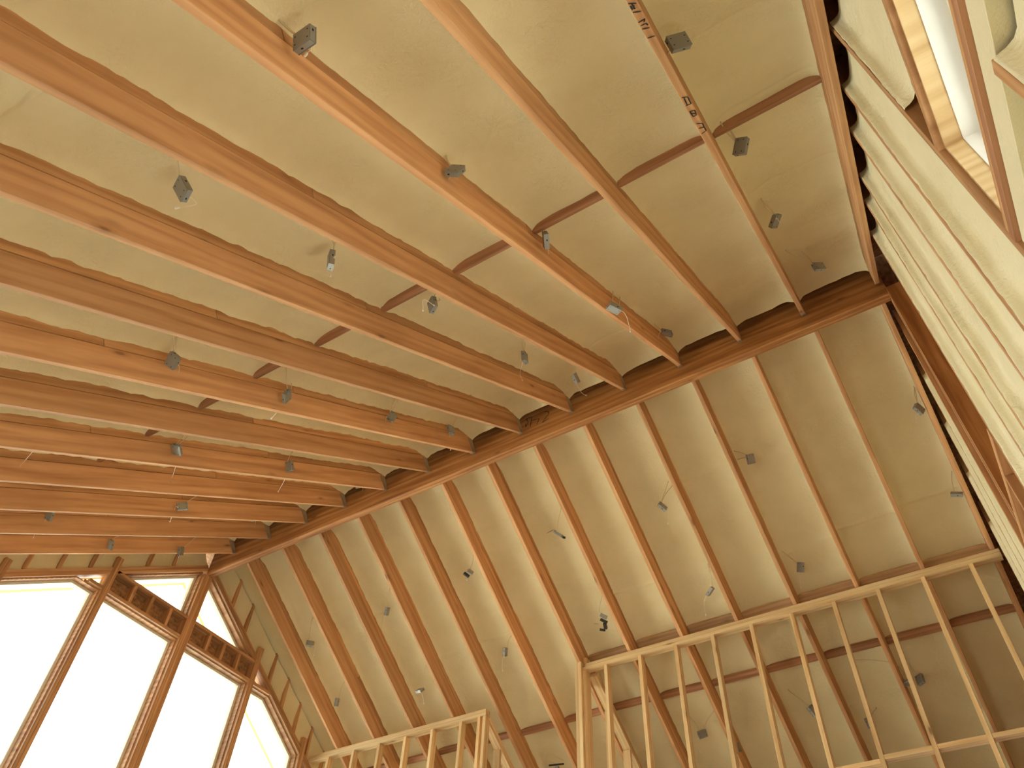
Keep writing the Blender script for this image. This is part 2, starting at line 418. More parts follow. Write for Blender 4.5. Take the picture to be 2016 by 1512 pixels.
# ================================================================== rafters
def where_a(i):
    return ['closest to the tall window gable', 'second out from the tall window gable'][i] if i < 2 else None
def rafter(side, i, xr):
    o0 = on(side, xr - .019, 0, 0)
    D_, N_ = (DA, NA) if side == 'A' else (DB, NB)
    root = empty('rafter', frame(o0, D_, N_))
    rng = random.Random(i * 7 + (100 if side == 'B' else 0))
    s0 = 0.012
    board('board', frame(on(side, xr - .019, s0, 0), D_, N_), SLEN - .1, .038, .184, FIR, root, bev=.0025)
    # the furring on top, in butted lengths
    cuts = [s0]
    while cuts[-1] < SLEN - .5: cuts.append(min(cuts[-1] + rng.uniform(1.6, 3.4), SLEN - .1))
    for a, b in zip(cuts[:-1], cuts[1:]):
        board('furring_strip', frame(on(side, xr - .019 - .001, a + .002, .1885), D_, N_), b - a - .004, .038, .14, STRIP, root, bev=.002)
    if side == 'A' and i < 13:
        bm = bmesh.new()
        t = .0025
        for (ya, yb, za, zb_) in ((.0195, .0195 + t, -.002, .16), (-.0195 - t, -.0195, -.002, .16), (-.0195 - t, .0195 + t, -.002 - t, -.002)):
            vs = [bm.verts.new((x, y, z)) for x in (.002, .055) for y in (ya, yb) for z in (za, zb_)]
            # slant the leg so that the top is wider, as on the photographed hangers
            for v in vs:
                if v.co.z > .1 and v.co.x > .01: v.co.x += .03
            for f in ((0, 1, 3, 2), (4, 6, 7, 5), (0, 4, 5, 1), (2, 3, 7, 6), (0, 2, 6, 4), (1, 5, 7, 3)): bm.faces.new([vs[k] for k in f])
        bmesh.ops.recalc_face_normals(bm, faces=bm.faces[:])
        me = bpy.data.meshes.new('joist_hanger'); bm.to_mesh(me); bm.free()
        link('joist_hanger', me, HANGER, root, wm(root))
    return root
NR = 14
for i in range(NR):
    r = rafter('A', i, XR_A[i])
    w = '%s rafter from the tall gable window, upper left roof slope' % ORD[i]
    if i == 12: w = 'orange fir rafter with black handwriting on its underside, left roof slope'
    elif i == 13: w = 'last orange fir rafter of the left slope, beside the foamed end wall'
    elif i == 0: w = 'orange fir rafter closest to the tall gable window, left roof slope'
    else: w = 'orange fir rafter on the left slope, %s from the tall gable window' % ORD[i]
    tag(r, w, 'rafter', 'rafters of the left roof slope')
    if i == 12:
        RM = [((7.295, 4.75), (7.325, 4.729)), ((7.307, 4.742), (7.309, 4.704)), ((7.297, 4.732), (7.297, 4.709)), ((7.312, 4.725), (7.304, 4.709)), ((7.294, 4.692), (7.327, 4.673)), ((7.294, 4.623), (7.326, 4.624)), ((7.326, 4.624), (7.318, 4.61)), ((7.296, 4.599), (7.322, 4.596)), ((7.322, 4.596), (7.326, 4.581)), ((7.293, 4.576), (7.326, 4.562)), ((7.296, 4.509), (7.33, 4.499)), ((7.301, 4.004), (7.33, 3.986)), ((7.33, 3.986), (7.329, 3.922)), ((7.329, 3.922), (7.299, 3.927)), ((7.309, 3.99), (7.306, 3.93)), ((7.3, 3.867), (7.329, 3.856)), ((7.329, 3.856), (7.324, 3.811)), ((7.324, 3.811), (7.303, 3.812)), ((7.301, 3.863), (7.304, 3.816)), ((7.307, 3.844), (7.323, 3.827)), ((7.302, 3.738), (7.332, 3.718)), ((7.332, 3.718), (7.331, 3.675)), ((7.302, 3.689), (7.331, 3.675)), ((7.331, 3.675), (7.332, 3.638)), ((7.3, 3.631), (7.332, 3.638))]
        RM = [tuple((7.281 + (p[0] - 7.293) * .8, p[1]) for p in sg) for sg in RM]
        strokes('handwriting', RM, lambda x, s: on('A', x, s, -.0015), 0.007, INK, r)
for i in range(NR):
    r = rafter('B', i, XR_B[i])
    if i == 0: w = 'fir rafter closest to the tall gable window, right roof slope'
    elif i == 13: w = 'last fir rafter of the right slope, beside the foamed end wall'
    else: w = 'fir rafter on the right slope, %s from the tall gable window' % ORD[i]
    tag(r, w, 'rafter', 'rafters of the right roof slope')

# ================================================================== blocking between the rafters
def blocks(side, XR, s, w, h0, d, m, i0, i1, lab, grp, tilt=0.0):
    for i in range(i0, i1):
        xa = XR[i] + .001; xb = XR[i + 1] - .039
        rng = random.Random(i + int(s * 100))
        D_, N_ = (DA, NA) if side == 'A' else (DB, NB)
        o = board('blocking', frame(on(side, xa, s + rng.uniform(-.012, .012), h0 + rng.uniform(-.004, .004)), (1, 0, rng.uniform(-.004, .004)), N_), xb - xa, w, d, m, None, bev=.002)
        tag(o, lab % (ORD[i], ORD[i + 1]), 'blocking', grp)
blocks('A', XR_A, S_BLK_A, .040, .222, .09, BLOCKW, 0, 13, 'short fir block between the %s and %s rafters of the left slope', 'blocks across the left slope')
blocks('B', XR_B, S_BLK_B1, .095, .238, .04, PALEBLOCK, 6, 13, 'pale flat block between the %s and %s right slope rafters, upper row', 'upper row of blocks on the right slope')
blocks('B', XR_B, S_BLK_B2, .07, .232, .05, BLOCKW, 0, 13, 'dark flat block between the %s and %s right slope rafters, lower row', 'lower row of blocks on the right slope')

# ================================================================== tall window gable (wall_left)
GD = 0.14
def zA(y, h): return PA.z + h / CT - (-y - BW / 2) * math.tan(TH)
def zB(y, h): return PB.z + h / CT - (y - BW / 2) * math.tan(TH)
# posts: (y0, y1, top)
posts = [(-3.36, -3.285), (-2.24, -2.165), (-1.19, -1.113), (-.066, .064), (1.09, 1.168), (2.195, 2.272), (3.30, 3.375)]
plab = ['fir window post far left of the tall gable, low under the rake', 'fir window post at the left frame edge of the tall gable',
        'slender fir post left of the centre post in the window gable', 'thick built-up centre post under the ridge beam in the window gable',
        'slender fir post right of the centre post in the window gable', 'fir post at the right end of the gable windows by the knee wall',
        'fir post of the window gable hidden low behind the knee wall']
for i, (y0, y1) in enumerate(posts):
    top = ZB if i == 3 else min(zA(y0, 0.10), zA(y1, 0.10)) if i < 3 else min(zB(y0, 0.10), zB(y1, 0.10))
    root = empty('window_post', Matrix.Translation((GX, (y0 + y1) / 2, 0)))
    tag(root, plab[i], 'post', 'posts of the window gable')
    n = 3 if i == 3 else 2
    w = (y1 - y0) / n
    for k in range(n):
        dx = (0, .002, -.003)[k] if n == 3 else (0, .0015)[k]
        mw = frame((GX + .004 + dx, y0 + w * (k + .5), 0.0), (0, 0, 1), (-1, 0, 0))
        board('stud', mw, top, w - .001, GD + .004, FRAMEW, root, bev=.002)
# rake plates and the short studs and foam above them
def rake(side):
    D_, N_ = (DA, NA) if side == 'A' else (DB, NB)
    root = empty('rake_plate', frame(on(side, GX - GD / 2, 0.05, -.10), D_, N_))
    tag(root, 'sloping double plate over the gable windows on the %s of the ridge' % ('left' if side == 'A' else 'right'), 'plate', 'sloping plates over the gable windows')
    for k in range(2):
        hh = (-.105, -.066)[k] if side == 'A' else (-.13, -.091)[k]
        board('plate', frame(on(side, GX - GD / 2 + (.003 if k else 0), 0.05, hh), D_, N_), SLEN - .2, GD, .0375, FRAMEW, root, bev=.002)
    hb = -.027 if side == 'A' else -.052
    # foam band above the plate
    bm = bmesh.new()
    rows = [(hb, .0), (hb + .015, -.018), (hb + .06, -.03), (.10, -.03), (.19, -.012), (.26, .0)]
    n = 150; prev = None
    for k in range(n + 1):
        s = .02 + (SLEN - .1) * k / n
        row = [bm.verts.new(on(side, GX - .012 + dx + .010 * nz(s, h, 3.3, 6) - .006, s, h)) for h, dx in rows]
        if prev:
            for j in range(len(rows) - 1):
                f = bm.faces.new((prev[j], row[j], row[j + 1], prev[j + 1])); f.smooth = True
        prev = row
    me = bpy.data.meshes.new('foam_band'); bm.to_mesh(me); bm.free()
    tag(link('wall_left', me, FOAM), kind='structure')
    # outer sheathing above the plate
    tag(prism('wall_left', [(0, hb - .0), (SLEN, hb), (SLEN, .33), (0, .33)], lambda p, k: on(side, GX - GD - .014 * k, p[0], p[1]), OSB), kind='structure')
    # cripples
    step = .366
    for k in range(1, 12):
        s = .18 + step * k
        y = (-BW / 2 - s * CT) if side == 'A' else (BW / 2 + s * CT)
        if any(p0 - .05 < y < p1 + .05 for p0, p1 in posts): continue
        zf = zA if side == 'A' else zB
        z0 = zf(y, hb) + .0; z1 = zf(y, .30)
        o = wbox('cripple_stud', GX - GD + .002, GX - .008, y - .019, y + .019, z0, z1, FRAMEW, axis='z')
        tag(o, 'short foamed-in stud above the sloping plate, %s side, %s from the ridge' % ('left' if side == 'A' else 'right', ORD[k - 1]), 'stud', 'short studs above the sloping plates')
rake('A'); rake('B')
# box header: two flat plates with short studs between
hdr_segs = [(-1.36, -1.19), (-1.113, -.066), (.064, 1.09), (1.168, 1.47)]
hlab = ['short end piece of the ladder header left of the slender post', 'ladder-like header left of the thick centre post under the small window',
        'ladder-like header right of the thick centre post under the small window', 'short end piece of the ladder header right of the slender post']
for i, (y0, y1) in enumerate(hdr_segs):
    root = empty('ladder_header', Matrix.Translation((GX, (y0 + y1) / 2, 6.47)))
    tag(root, hlab[i], 'header', 'ladder headers of the window gable')
    full = i in (1, 2)
    wbox('plate', GX - GD, GX, y0 + .001, y1 - .001, 6.475, 6.515, FRAMEW, root, axis='y')
    if full:
        wbox('plate', GX - GD, GX, y0 + .001, y1 - .001, 6.735, 6.773, FRAMEW, root, axis='y')
        cr = (-.83, -.575, -.30) if i == 1 else (.335, .575, .84)
        for c in cr: wbox('cripple', GX - GD + .02, GX - .001, c - .019, c + .019, 6.516, 6.734, FRAMEW, root, axis='z')
    o = wbox('back_panel', GX - GD + .0, GX - GD + .018, y0 + .001, y1 - .001, 6.516, 6.734 if full else (zA(y1, -.11) if i == 0 else zB(y0, -.14)) - (.12), OSB, root, axis='y')
# windows
WX = GX - GD        # outer face of framing
ZS = 0.45
def inter(yh, f): pass
rA = lambda y: zA(y, -.108); rB = lambda y: zB(y, -.133)
tanT = math.tan(TH)
def yA_at(z): return -(BW / 2 + (PA.z - .108 / CT - z) / tanT)
def yB_at(z): return BW / 2 + (PB.z - .133 / CT - z) / tanT
wins = [
    [(-3.285, ZS), (-2.24, ZS), (-2.24, rA(-2.24)), (-3.285, rA(-3.285))],
    [(-2.165, ZS), (-1.19, ZS), (-1.19, 6.475), (yA_at(6.475), 6.475), (-2.165, rA(-2.165))],
    [(-1.113, ZS), (-.066, ZS), (-.066, 6.475), (-1.113, 6.475)],
    [(.064, ZS), (1.09, ZS), (1.09, 6.475), (.064, 6.475)],
    [(1.168, ZS), (2.195, ZS), (2.195, rB(2.195)), (yB_at(6.475), 6.475), (1.168, 6.475)],
    [(2.272, ZS), (3.30, ZS), (3.30, rB(3.30)), (2.272, rB(2.272))],
    [(yA_at(6.773), 6.773), (-.066, 6.773), (-.066, rA(-.066))],
    [(.064, 6.773), (yB_at(6.773), 6.773), (.064, rB(.064))],
]
for i, poly in enumerate(wins):
    root = empty('window_%d' % (i + 1), Matrix.Translation((WX, sum(p[0] for p in poly) / len(poly), ZS)))
    tag(root, kind='structure')
    ring('window_buck', poly, 0.0, .014, WX + .012, WX + .095, FRAMEW, root)
    ring('window_frame', poly, .004, .042, WX - .075, WX + .008, CREAM, root)
    g = inset(poly, .040)
    prism('pane', g, lambda p, k: Vector((WX - .045 + .006 * k, p[0], p[1])), GLASS, root)
# gable wall either side of and below the windows
for (ya, yb) in ((-6.62, -3.36), (3.375, 6.62)):
    zf = zA if ya < 0 else zB
    hh = -.03 if ya < 0 else -.055
    poly = [(ya, 0), (yb, 0), (yb, zf(yb, hh - .08)), (ya, zf(ya, hh - .08))]
    tag(prism('wall_left', poly, lambda p, k: Vector((GX - .04 - .1 * k, p[0], p[1])), FOAMW), kind='structure')
tag(prism('wall_left', [(-3.285, 0), (3.30, 0), (3.30, ZS), (-3.285, ZS)], lambda p, k: Vector((GX - .04 - .1 * k, p[0], p[1])), FOAMW), kind='structure')
# outside overhang on both slopes with its two round lights
def soffit(side, x0, x1, lab):
    root = empty('soffit', frame(on(side, (x0 + x1) / 2, 0, -.1), DA if side == 'A' else DB, NA if side == 'A' else NB))
    tag(root, lab, 'soffit')
    o = prism('soffit_board', [(x0, 0), (x1, 0), (x1, SLEN), (x0, SLEN)], lambda p, k: on(side, p[0], p[1], -.1 + .016 * k), SOFFIT, root)
    xe = x0 if x0 < 0 else x1
    a, b = (xe - .02, xe + .018) if x0 < 0 else (xe - .018, xe + .02)
    prism('fascia', [(a, 0), (b, 0), (b, SLEN), (a, SLEN)], lambda p, k: on(side, p[0], p[1], -.125 + .46 * k), SOFFIT, root)
    return root
soffit('A', -1.02, WX - .08, 'cream soffit boards outside the gable windows, left slope')
soffit('B', -1.02, WX - .08, 'cream yellow soffit boards outside the gable windows, right slope')
soffit('A', 8.17, 8.75, 'cream soffit boards outside the clerestory window of the end wall, camera side slope')
soffit('B', 8.17, 8.75, 'cream soffit boards outside the end wall, far slope')
for k, y in enumerate((.675, 2.16)):
    s = (y - BW / 2) / CT
    c = on('B', -.69, s + .06, -.1)
    bm = bmesh.new()
    mwl = frame(on('B', -.69, s - .0, -.103), DB, NB)
    r0 = empty('soffit_light', mwl)
    tag(r0, ['round white recessed light in the soffit, the upper one near the ridge', 'round white recessed light in the soffit, the lower one by the knee wall'][k], 'light', 'round lights in the outside soffit')
    bmesh.ops.create_circle(bm, cap_ends=True, radius=.030, segments=28)
    me = bpy.data.meshes.new('lens'); bm.to_mesh(me); bm.free()
    link('lens', me, LENS if 'LENS' in globals() else WHITE, r0, mwl @ Matrix.Translation((0, 0, -.003)))
    bm = bmesh.new(); tube_bm(bm, [Vector((math.cos(a) * .036, math.sin(a) * .036, 0)) for a in [2 * math.pi * q / 28 for q in range(29)]], .006, 6)
    for f in bm.faces: f.smooth = True
    me = bpy.data.meshes.new('trim_ring'); bm.to_mesh(me); bm.free()
    link('trim_ring', me, WHITE, r0, mwl)

# ================================================================== end wall on the right (wall_right)
WXI = 8.0
studs = [(-6.2, 0), (-5.5, 0), (-4.95, 0), (-4.42, 0), (-3.87, 0), (-3.245, 1), (-2.79, 1), (-2.385, 1), (-1.86, 1), (-1.50, 1), (-.985, 1)]
WIN_Y0, WIN_Y1 = -4.40, -3.265
def wtop(y): return 4.26 - (y + 3.79) * .26 + .0
slab = {1: 'foamed wall stud'}
def stud_r(y, z0, z1, lab, m=FRAMEW, w=.038, x0=WXI, x1=WXI + .14, grp='studs of the foamed end wall'):
    o = wbox('wall_stud', x0, x1, y - w, y, z0, z1, m, axis='z')
    return tag(o, lab, 'stud', grp)
def roof_z(y): return (zA(y, .30) if y < 0 else zB(y, .30))
names = {-3.245: 'end wall stud forming the jamb of the clerestory window', -2.79: 'end wall stud with ragged foam, next to the clerestory jamb stud',
         -2.385: 'end wall stud with ragged foam, second past the clerestory jamb', -1.86: 'end wall stud with ragged foam, third past the clerestory jamb',
         -1.50: 'end wall stud with ragged foam, fourth past the clerestory jamb', -.985: 'bare end wall stud with bright edge before the ridge post'}
for y, hi in studs:
    if hi: stud_r(y, 0 if y > -2.0 else 2.45, roof_z(y) - .0, names[y])
for y, lab in ((-3.87, 'short end wall stud below the clerestory sill, nearest its far jamb'), (-4.42, 'short end wall stud below the clerestory sill, middle one'), (-4.95, 'short end wall stud below the clerestory, hidden low'), ):
    stud_r(y, 2.45, 3.42, lab)
for y, lab in ((-4.42, 'clerestory near jamb stud above the sill'), (-4.95, 'end wall stud behind the camera, upper'), (-5.5, 'end wall stud behind the camera, lower')):
    stud_r(y, 3.62, roof_z(y), lab)
# clerestory framing
sill = empty('window_sill', Matrix.Translation((WXI, -3.8, 3.55)))
tag(sill, 'dusty double plate forming the clerestory sill', 'sill')
wbox('plate', WXI, WXI + .14, -4.95, -3.283, 3.585, 3.622, FRAMEW, sill, axis='y')
wbox('plate', WXI - .004, WXI + .14, -4.95, -3.283, 3.546, 3.584, BLOCKW, sill, axis='y')
o = wbox('header_board', WXI + .012, WXI + .13, -4.95, -3.283, 3.425, 3.545, FOAMW, axis='y'); tag(o, 'foam covered header under the clerestory sill above a black gap', 'header')
y0w, y1w = WIN_Y0, WIN_Y1 - .018
hd = prism('window_header', [(y0w, wtop(y0w)), (y1w, wtop(y1w)), (y1w, wtop(y1w) + .04), (y0w, wtop(y0w) + .04)], lambda p, k: Vector((WXI + .14 * k, p[0], p[1])), FRAMEW)
tag(hd, 'slanted header over the clerestory window', 'header')
poly = [(y0w, 3.622), (y1w, 3.622), (y1w, wtop(y1w)), (y0w, wtop(y0w))]
root = empty('window_9', Matrix.Translation((WXI + .14, (y0w + y1w) / 2, 3.62))); tag(root, kind='structure')
ring('window_buck', poly, 0, .012, WXI + .02, WXI + .14, PINE, root)
ring('flashing_tape', poly, .012, .015, WXI + .075, WXI + .15, WHITE, root)
ring('window_frame', poly, .008, .045, WXI + .15, WXI + .19, CREAM, root)
prism('pane', inset(poly, .043), lambda p, k: Vector((WXI + .165 + .006 * k, p[0], p[1])), GLASS, root)
# foam in the stud bays
def wall_foam(y0, y1, z0, z1f, seed, rec=.05):
    bm = bmesh.new()
    w = y1 - y0
    us = [0, .004, .010, .018, .03, .05, .09]
    ys = [y0 + u for u in us if u < w / 2] + [y1 - u for u in us[::-1] if u < w / 2]
    if w > .3: ys = sorted(set(ys + [y0 + w * .35, y0 + w * .5, y0 + w * .65]))
    rows = []
    n = max(4, int((max(z1f(y0), z1f(y1)) - z0) / .035))
    for k in range(n + 1):
        row = []
        for y in ys:
            zt = z1f(y); z = z0 + (zt - z0) * k / n
            e0, e1 = y - y0, y1 - y
            wob = .35 + .25 * nz(0, z, seed, 4) + .2 * nz(0, z, seed, 14)
            d = rec * (1 - math.exp(-(e0 / .012))) * (1 - math.exp(-((max(e1 - .028 * wob, 0)) / .014)))
            d += .012 * nz(y, z, seed, 5) * min(1, e0 / .03, e1 / .03) + .004 * nz(y, z, seed, 22)
            if min(e0, e1) < .002: d = .004 + .010 * max(0, nz(0, z, seed + (5 if e0 < e1 else 9), 16))
            row.append(bm.verts.new((WXI + max(d, -.002), y, z)))
        rows.append(row)
    for a, b in zip(rows[:-1], rows[1:]):
        for j in range(len(ys) - 1):
            f = bm.faces.new((a[j], b[j], b[j + 1], a[j + 1])); f.smooth = True
    me = bpy.data.meshes.new('wall_foam'); bm.to_mesh(me); bm.free()
    return tag(link('wall_right', me, FOAMW), kind='structure')
rz = lambda y: (zA(y, .06) if y < 0 else zB(y, .06))
edges = [(-3.245, -2.828), (-2.79, -2.423), (-2.385, -1.898), (-1.86, -1.538), (-1.50, -1.023)]
for i, (a, b) in enumerate(edges): wall_foam(a, b, 2.5, rz, 10 + i * 3.1, rec=.05)
wall_foam(-5.5, -4.988, 3.62, rz, 71); wall_foam(-4.95, -4.458, 3.62, rz, 73); wall_foam(-6.5, -5.538, 2.5, rz, 74)
wall_foam(-4.42, -3.29, wtop(-4.4) + .04, rz, 75)
for a, b in ((-4.95, -4.458), (-4.42, -3.908), (-3.87, -3.283)): wall_foam(a, b, 2.5, lambda y: 3.408, 80 + a, rec=.06)
# outer sheathing of the end wall, with the window and the patio opening left out
def sheet(poly, x0=WXI + .142, t=.014, m=OSB, name='wall_right'):
    return tag(prism(name, poly, lambda p, k: Vector((x0 + t * k, p[0], p[1])), m), kind='structure')
top = lambda y: (zA(y, .33) if y < 0 else zB(y, .33))
sheet([(-6.62, 2.45), (y0w, 2.45), (y0w, top(y0w)), (-6.62, top(-6.62))])
sheet([(y0w, wtop(y0w)), (y1w, wtop(y1w)), (y1w, top(y1w)), (y0w, top(y0w))])
sheet([(y0w, 2.45), (y1w, 2.45), (y1w, 3.622), (y0w, 3.622)])
sheet([(y1w, 2.45), (0, 2.45), (0, top(0)), (y1w, top(y1w))])
sheet([(0, 0), (6.62, 0), (6.62, top(6.62)), (0, top(0))])
sheet([(-1.6, 0), (0, 0), (0, 2.45), (-1.6, 2.45)]); sheet([(-6.62, 0), (-3.2, 0), (-3.2, 2.45), (-6.62, 2.45)])
dh = wbox('door_header', WXI, WXI + .14, -5.35, -1.55, 2.33, 2.45, FRAMEW, axis='y'); tag(dh, 'header over the wide opening low in the end wall', 'header')
# ridge post and the far-side studs
rp = empty('ridge_post', Matrix.Translation((WXI, 0, 4.86)))
tag(rp, 'wide built-up post under the end of the ridge beam at the end wall', 'post')
wbox('stud', 8.004, 8.144, -.050, -.012, 4.90, ZB + .09, FIRBEAM, rp, axis='z')
wbox('stud', 8.006, 8.146, -.011, .028, 4.90, ZB - .002, FRAMEW, rp, axis='z')
wbox('stud', 8.002, 8.142, .029, .067, 4.90, ZB - .002, FRAMEW, rp, axis='z')
o = wbox('plate', WXI - .002, WXI + .14, -.95, 2.18, 4.82, 4.895, FRAMEW, axis='y'); tag(o, 'double plate crossing the end wall below the ridge post', 'plate')
for k, y in enumerate((.45, .86, 1.27, 1.68, 2.09)):
    stud_r(y, 4.90, zB(y, .30), 'bare end wall stud on the far side of the ridge post, %s one out' % ORD[k])
for k, y in enumerate((-.55, .06, .66, 1.27, 1.88)):
    stud_r(y, 0, 4.815, 'lower storey stud of the end wall under the crossing plate, %s from the ridge post' % ORD[k])
wall_foam(.45, .822, 4.9, rz, 91); wall_foam(.86, 1.232, 4.9, rz, 92); wall_foam(1.27, 1.642, 4.9, rz, 93); wall_foam(1.68, 2.052, 4.9, rz, 94)
# light strips (edges of the posts seen between)
# ================================================================== knee walls under the right slope
KZ = 6.158; KY = 2.19
LOFT = 2.9
kw = empty('top_plate', Matrix.Translation((5.9, KY, 6.08)))
tag(kw, 'long double top plate of the pine knee wall on the right', 'plate')
wbox('plate', 3.745, 7.99, KY, KY + .089, 6.120, KZ - .002, PINE, kw, axis='x')
wbox('plate', 3.70, 7.99, KY + .001, KY + .090, 6.081, 6.119, PINE, kw, axis='x')
kst = [(3.977, .0), (4.385, .0), (4.80, 0), (5.21, 0), (5.625, 0), (6.04, 0), (6.455, 0), (6.875, 0), (7.285, 0), (7.705, 0)]
for k, (x, _) in enumerate(kst):
    rng = random.Random(k)
    o = wbox('wall_stud', x, x + .038, KY + rng.uniform(-.002, .002), KY + .089, LOFT + .04, 6.080, PINE, axis='z')
    tag(o, 'pale pine stud of the right knee wall, %s from its corner post' % ORD[k], 'stud', 'studs of the right knee wall')
cp = empty('corner_post', Matrix.Translation((3.68, KY, LOFT)))
tag(cp, 'stacked pine corner post at the left end of the right knee wall', 'post')
wbox('stud', 3.640, 3.678, KY - .035, KY + .054, LOFT, 6.165, PINE, cp, axis='z')
wbox('stud', 3.679, 3.717, KY - .037, KY + .052, LOFT, 6.170, PINE, cp, axis='z')
wbox('stud', 3.718, 3.756, KY + .0, KY + .089, LOFT, 6.079, PINE, cp, axis='z')
wbox('stud', 3.70, 3.738, KY + .055, KY + .144, LOFT, 6.26, PINE, cp, axis='z')
# fire blocking between the studs
for k in range(5, 10):
    x0 = kst[k][0] + .039; x1 = (kst[k + 1][0] if k < 9 else 7.99) - .001
    z = 4.57 if k > 5 else 4.545
    o = wbox('blocking', x0, x1, KY + .001, KY + .088, z, z + .038, PINE, axis='x')
    tag(o, 'pine fire block in the right knee wall, right of its %s stud' % ORD[k], 'blocking', 'fire blocks of the right knee wall')
# return wall of the right room, raking down with the slope
rr = empty('rake_top_plate', frame(on('B', 3.80, 2.75, -.080), DB, NB))
tag(rr, 'sloping top plate behind the stacked corner post', 'plate')
board('plate', frame(on('B', 3.80, 2.72, -.040), DB, NB), 3.6, .089, .038, PINE, rr)
board('plate', frame(on('B', 3.80, 2.72, -.079), DB, NB), 3.6, .089, .038, PINE, rr)
for k in range(6):
    y = KY + .40 + .406 * k
    o = wbox('wall_stud', 3.76, 3.845, y, y + .038, LOFT + .04, zB(y + .04, -.08), PINE, axis='z')
    tag(o, 'stud of the sloping wall behind the corner post, %s back' % ORD[k], 'stud', 'studs behind the corner post')
# lower left knee wall
LY = 2.366; LZT = 6.048
kl = empty('top_plate', Matrix.Translation((.9, LY, 5.97)))
tag(kl, 'double top plate of the small knee wall beside the gable windows', 'plate')
wbox('plate', -.44, 2.33, LY, LY + .089, 6.010, LZT, PINE, kl, axis='x')
wbox('plate', -.44, 2.33, LY + .001, LY + .09, 5.972, 6.009, PINE, kl, axis='x')
for k, x in enumerate((-.12, .30, .715, 1.125, 1.535, 1.955)):
    o = wbox('wall_stud', x, x + .038, LY, LY + .089, LOFT + .04, 5.971, PINE, axis='z')
    tag(o, 'pale pine stud of the small knee wall, %s from the gable windows' % ORD[k], 'stud', 'studs of the small knee wall')
cl = empty('corner_post', Matrix.Translation((2.28, LY, LOFT)))
tag(cl, 'doubled pine corner post at the right end of the small knee wall', 'post')
wbox('stud', 2.215, 2.253, LY, LY + .089, LOFT, 5.971, PINE, cl, axis='z')
wbox('stud', 2.292, 2.33, LY, LY + .089, LOFT, 5.971, PINE, cl, axis='z')
wbox('stud', 2.254, 2.291, LY + .03, LY + .089, LOFT, 5.971, PINE, cl, axis='z')
rl = empty('rake_top_plate', frame(on('B', 2.285, 2.9, -.08), DB, NB))
tag(rl, 'sloping top plate running down from the small knee wall corner', 'plate')
board('plate', frame(on('B', 2.287, 2.90, -.044), DB, NB), 3.6, .089, .038, PINE, rl)
board('plate', frame(on('B', 2.285, 2.90, -.083), DB, NB), 3.6, .089, .038, PINE, rl)
for k in range(7):
    y = LY + .33 + .406 * k
    o = wbox('wall_stud', 2.242, 2.33, y, y + .038, LOFT + .04, zB(y + .04, -.085), PINE, axis='z')
    tag(o, 'stud of the sloping wall behind the small knee wall, %s back' % ORD[k], 'stud', 'studs behind the small knee wall')
# loft floor, bottom plates
lf = wbox('loft_floor', -.44, 7.99, KY - .05, 6.6, LOFT - .28, LOFT, FLOORM, axis='x'); tag(lf, 'plywood loft floor under the knee walls', 'floor deck')
for nm, x0, x1, y in (('right', 3.76, 7.99, KY), ('small', -.44, 2.21, LY)):
    o = wbox('bottom_plate', x0, x1, y, y + .089, LOFT + .0005, LOFT + .0385, PINE, axis='x'); tag(o, 'bottom plate of the %s knee wall' % nm, 'plate')

# ================================================================== the rest of the room shell
tag(wbox('floor', -.6, 8.16, -6.62, 6.62, -.2, 0, FLOORM, bev=0), kind='structure')
zt = zA(-6.62, -.02)
def eave(y0, y1, holes):
    xs = [-.6] + [v for h in holes for v in h[:2]] + [8.16]
    segs = [(xs[i], xs[i + 1], 0, zt) for i in range(0, len(xs), 2)]
    segs += [(h[0], h[1], h[3], zt) for h in holes] + [(h[0], h[1], 0, h[2]) for h in holes if h[2] > 0.01]
    for a, b, z0, z1 in segs: tag(wbox('wall_front', a, b, y0, y1, z0, z1, FOAMW, bev=0), kind='structure')
eave(-6.76, -6.62, [(3.7, 5.5, .3, 2.5)])
tag(wbox('wall_back', -.6, 8.16, 6.62, 6.76, 0, zB(6.62, -.02), FOAMW, bev=0), kind='structure')
g = wbox('ground', -60, 60, -60, 60, -.6, -.3, GROUND, bev=0); tag(g, 'pale dry ground outside the house', 'ground', kind='structure')

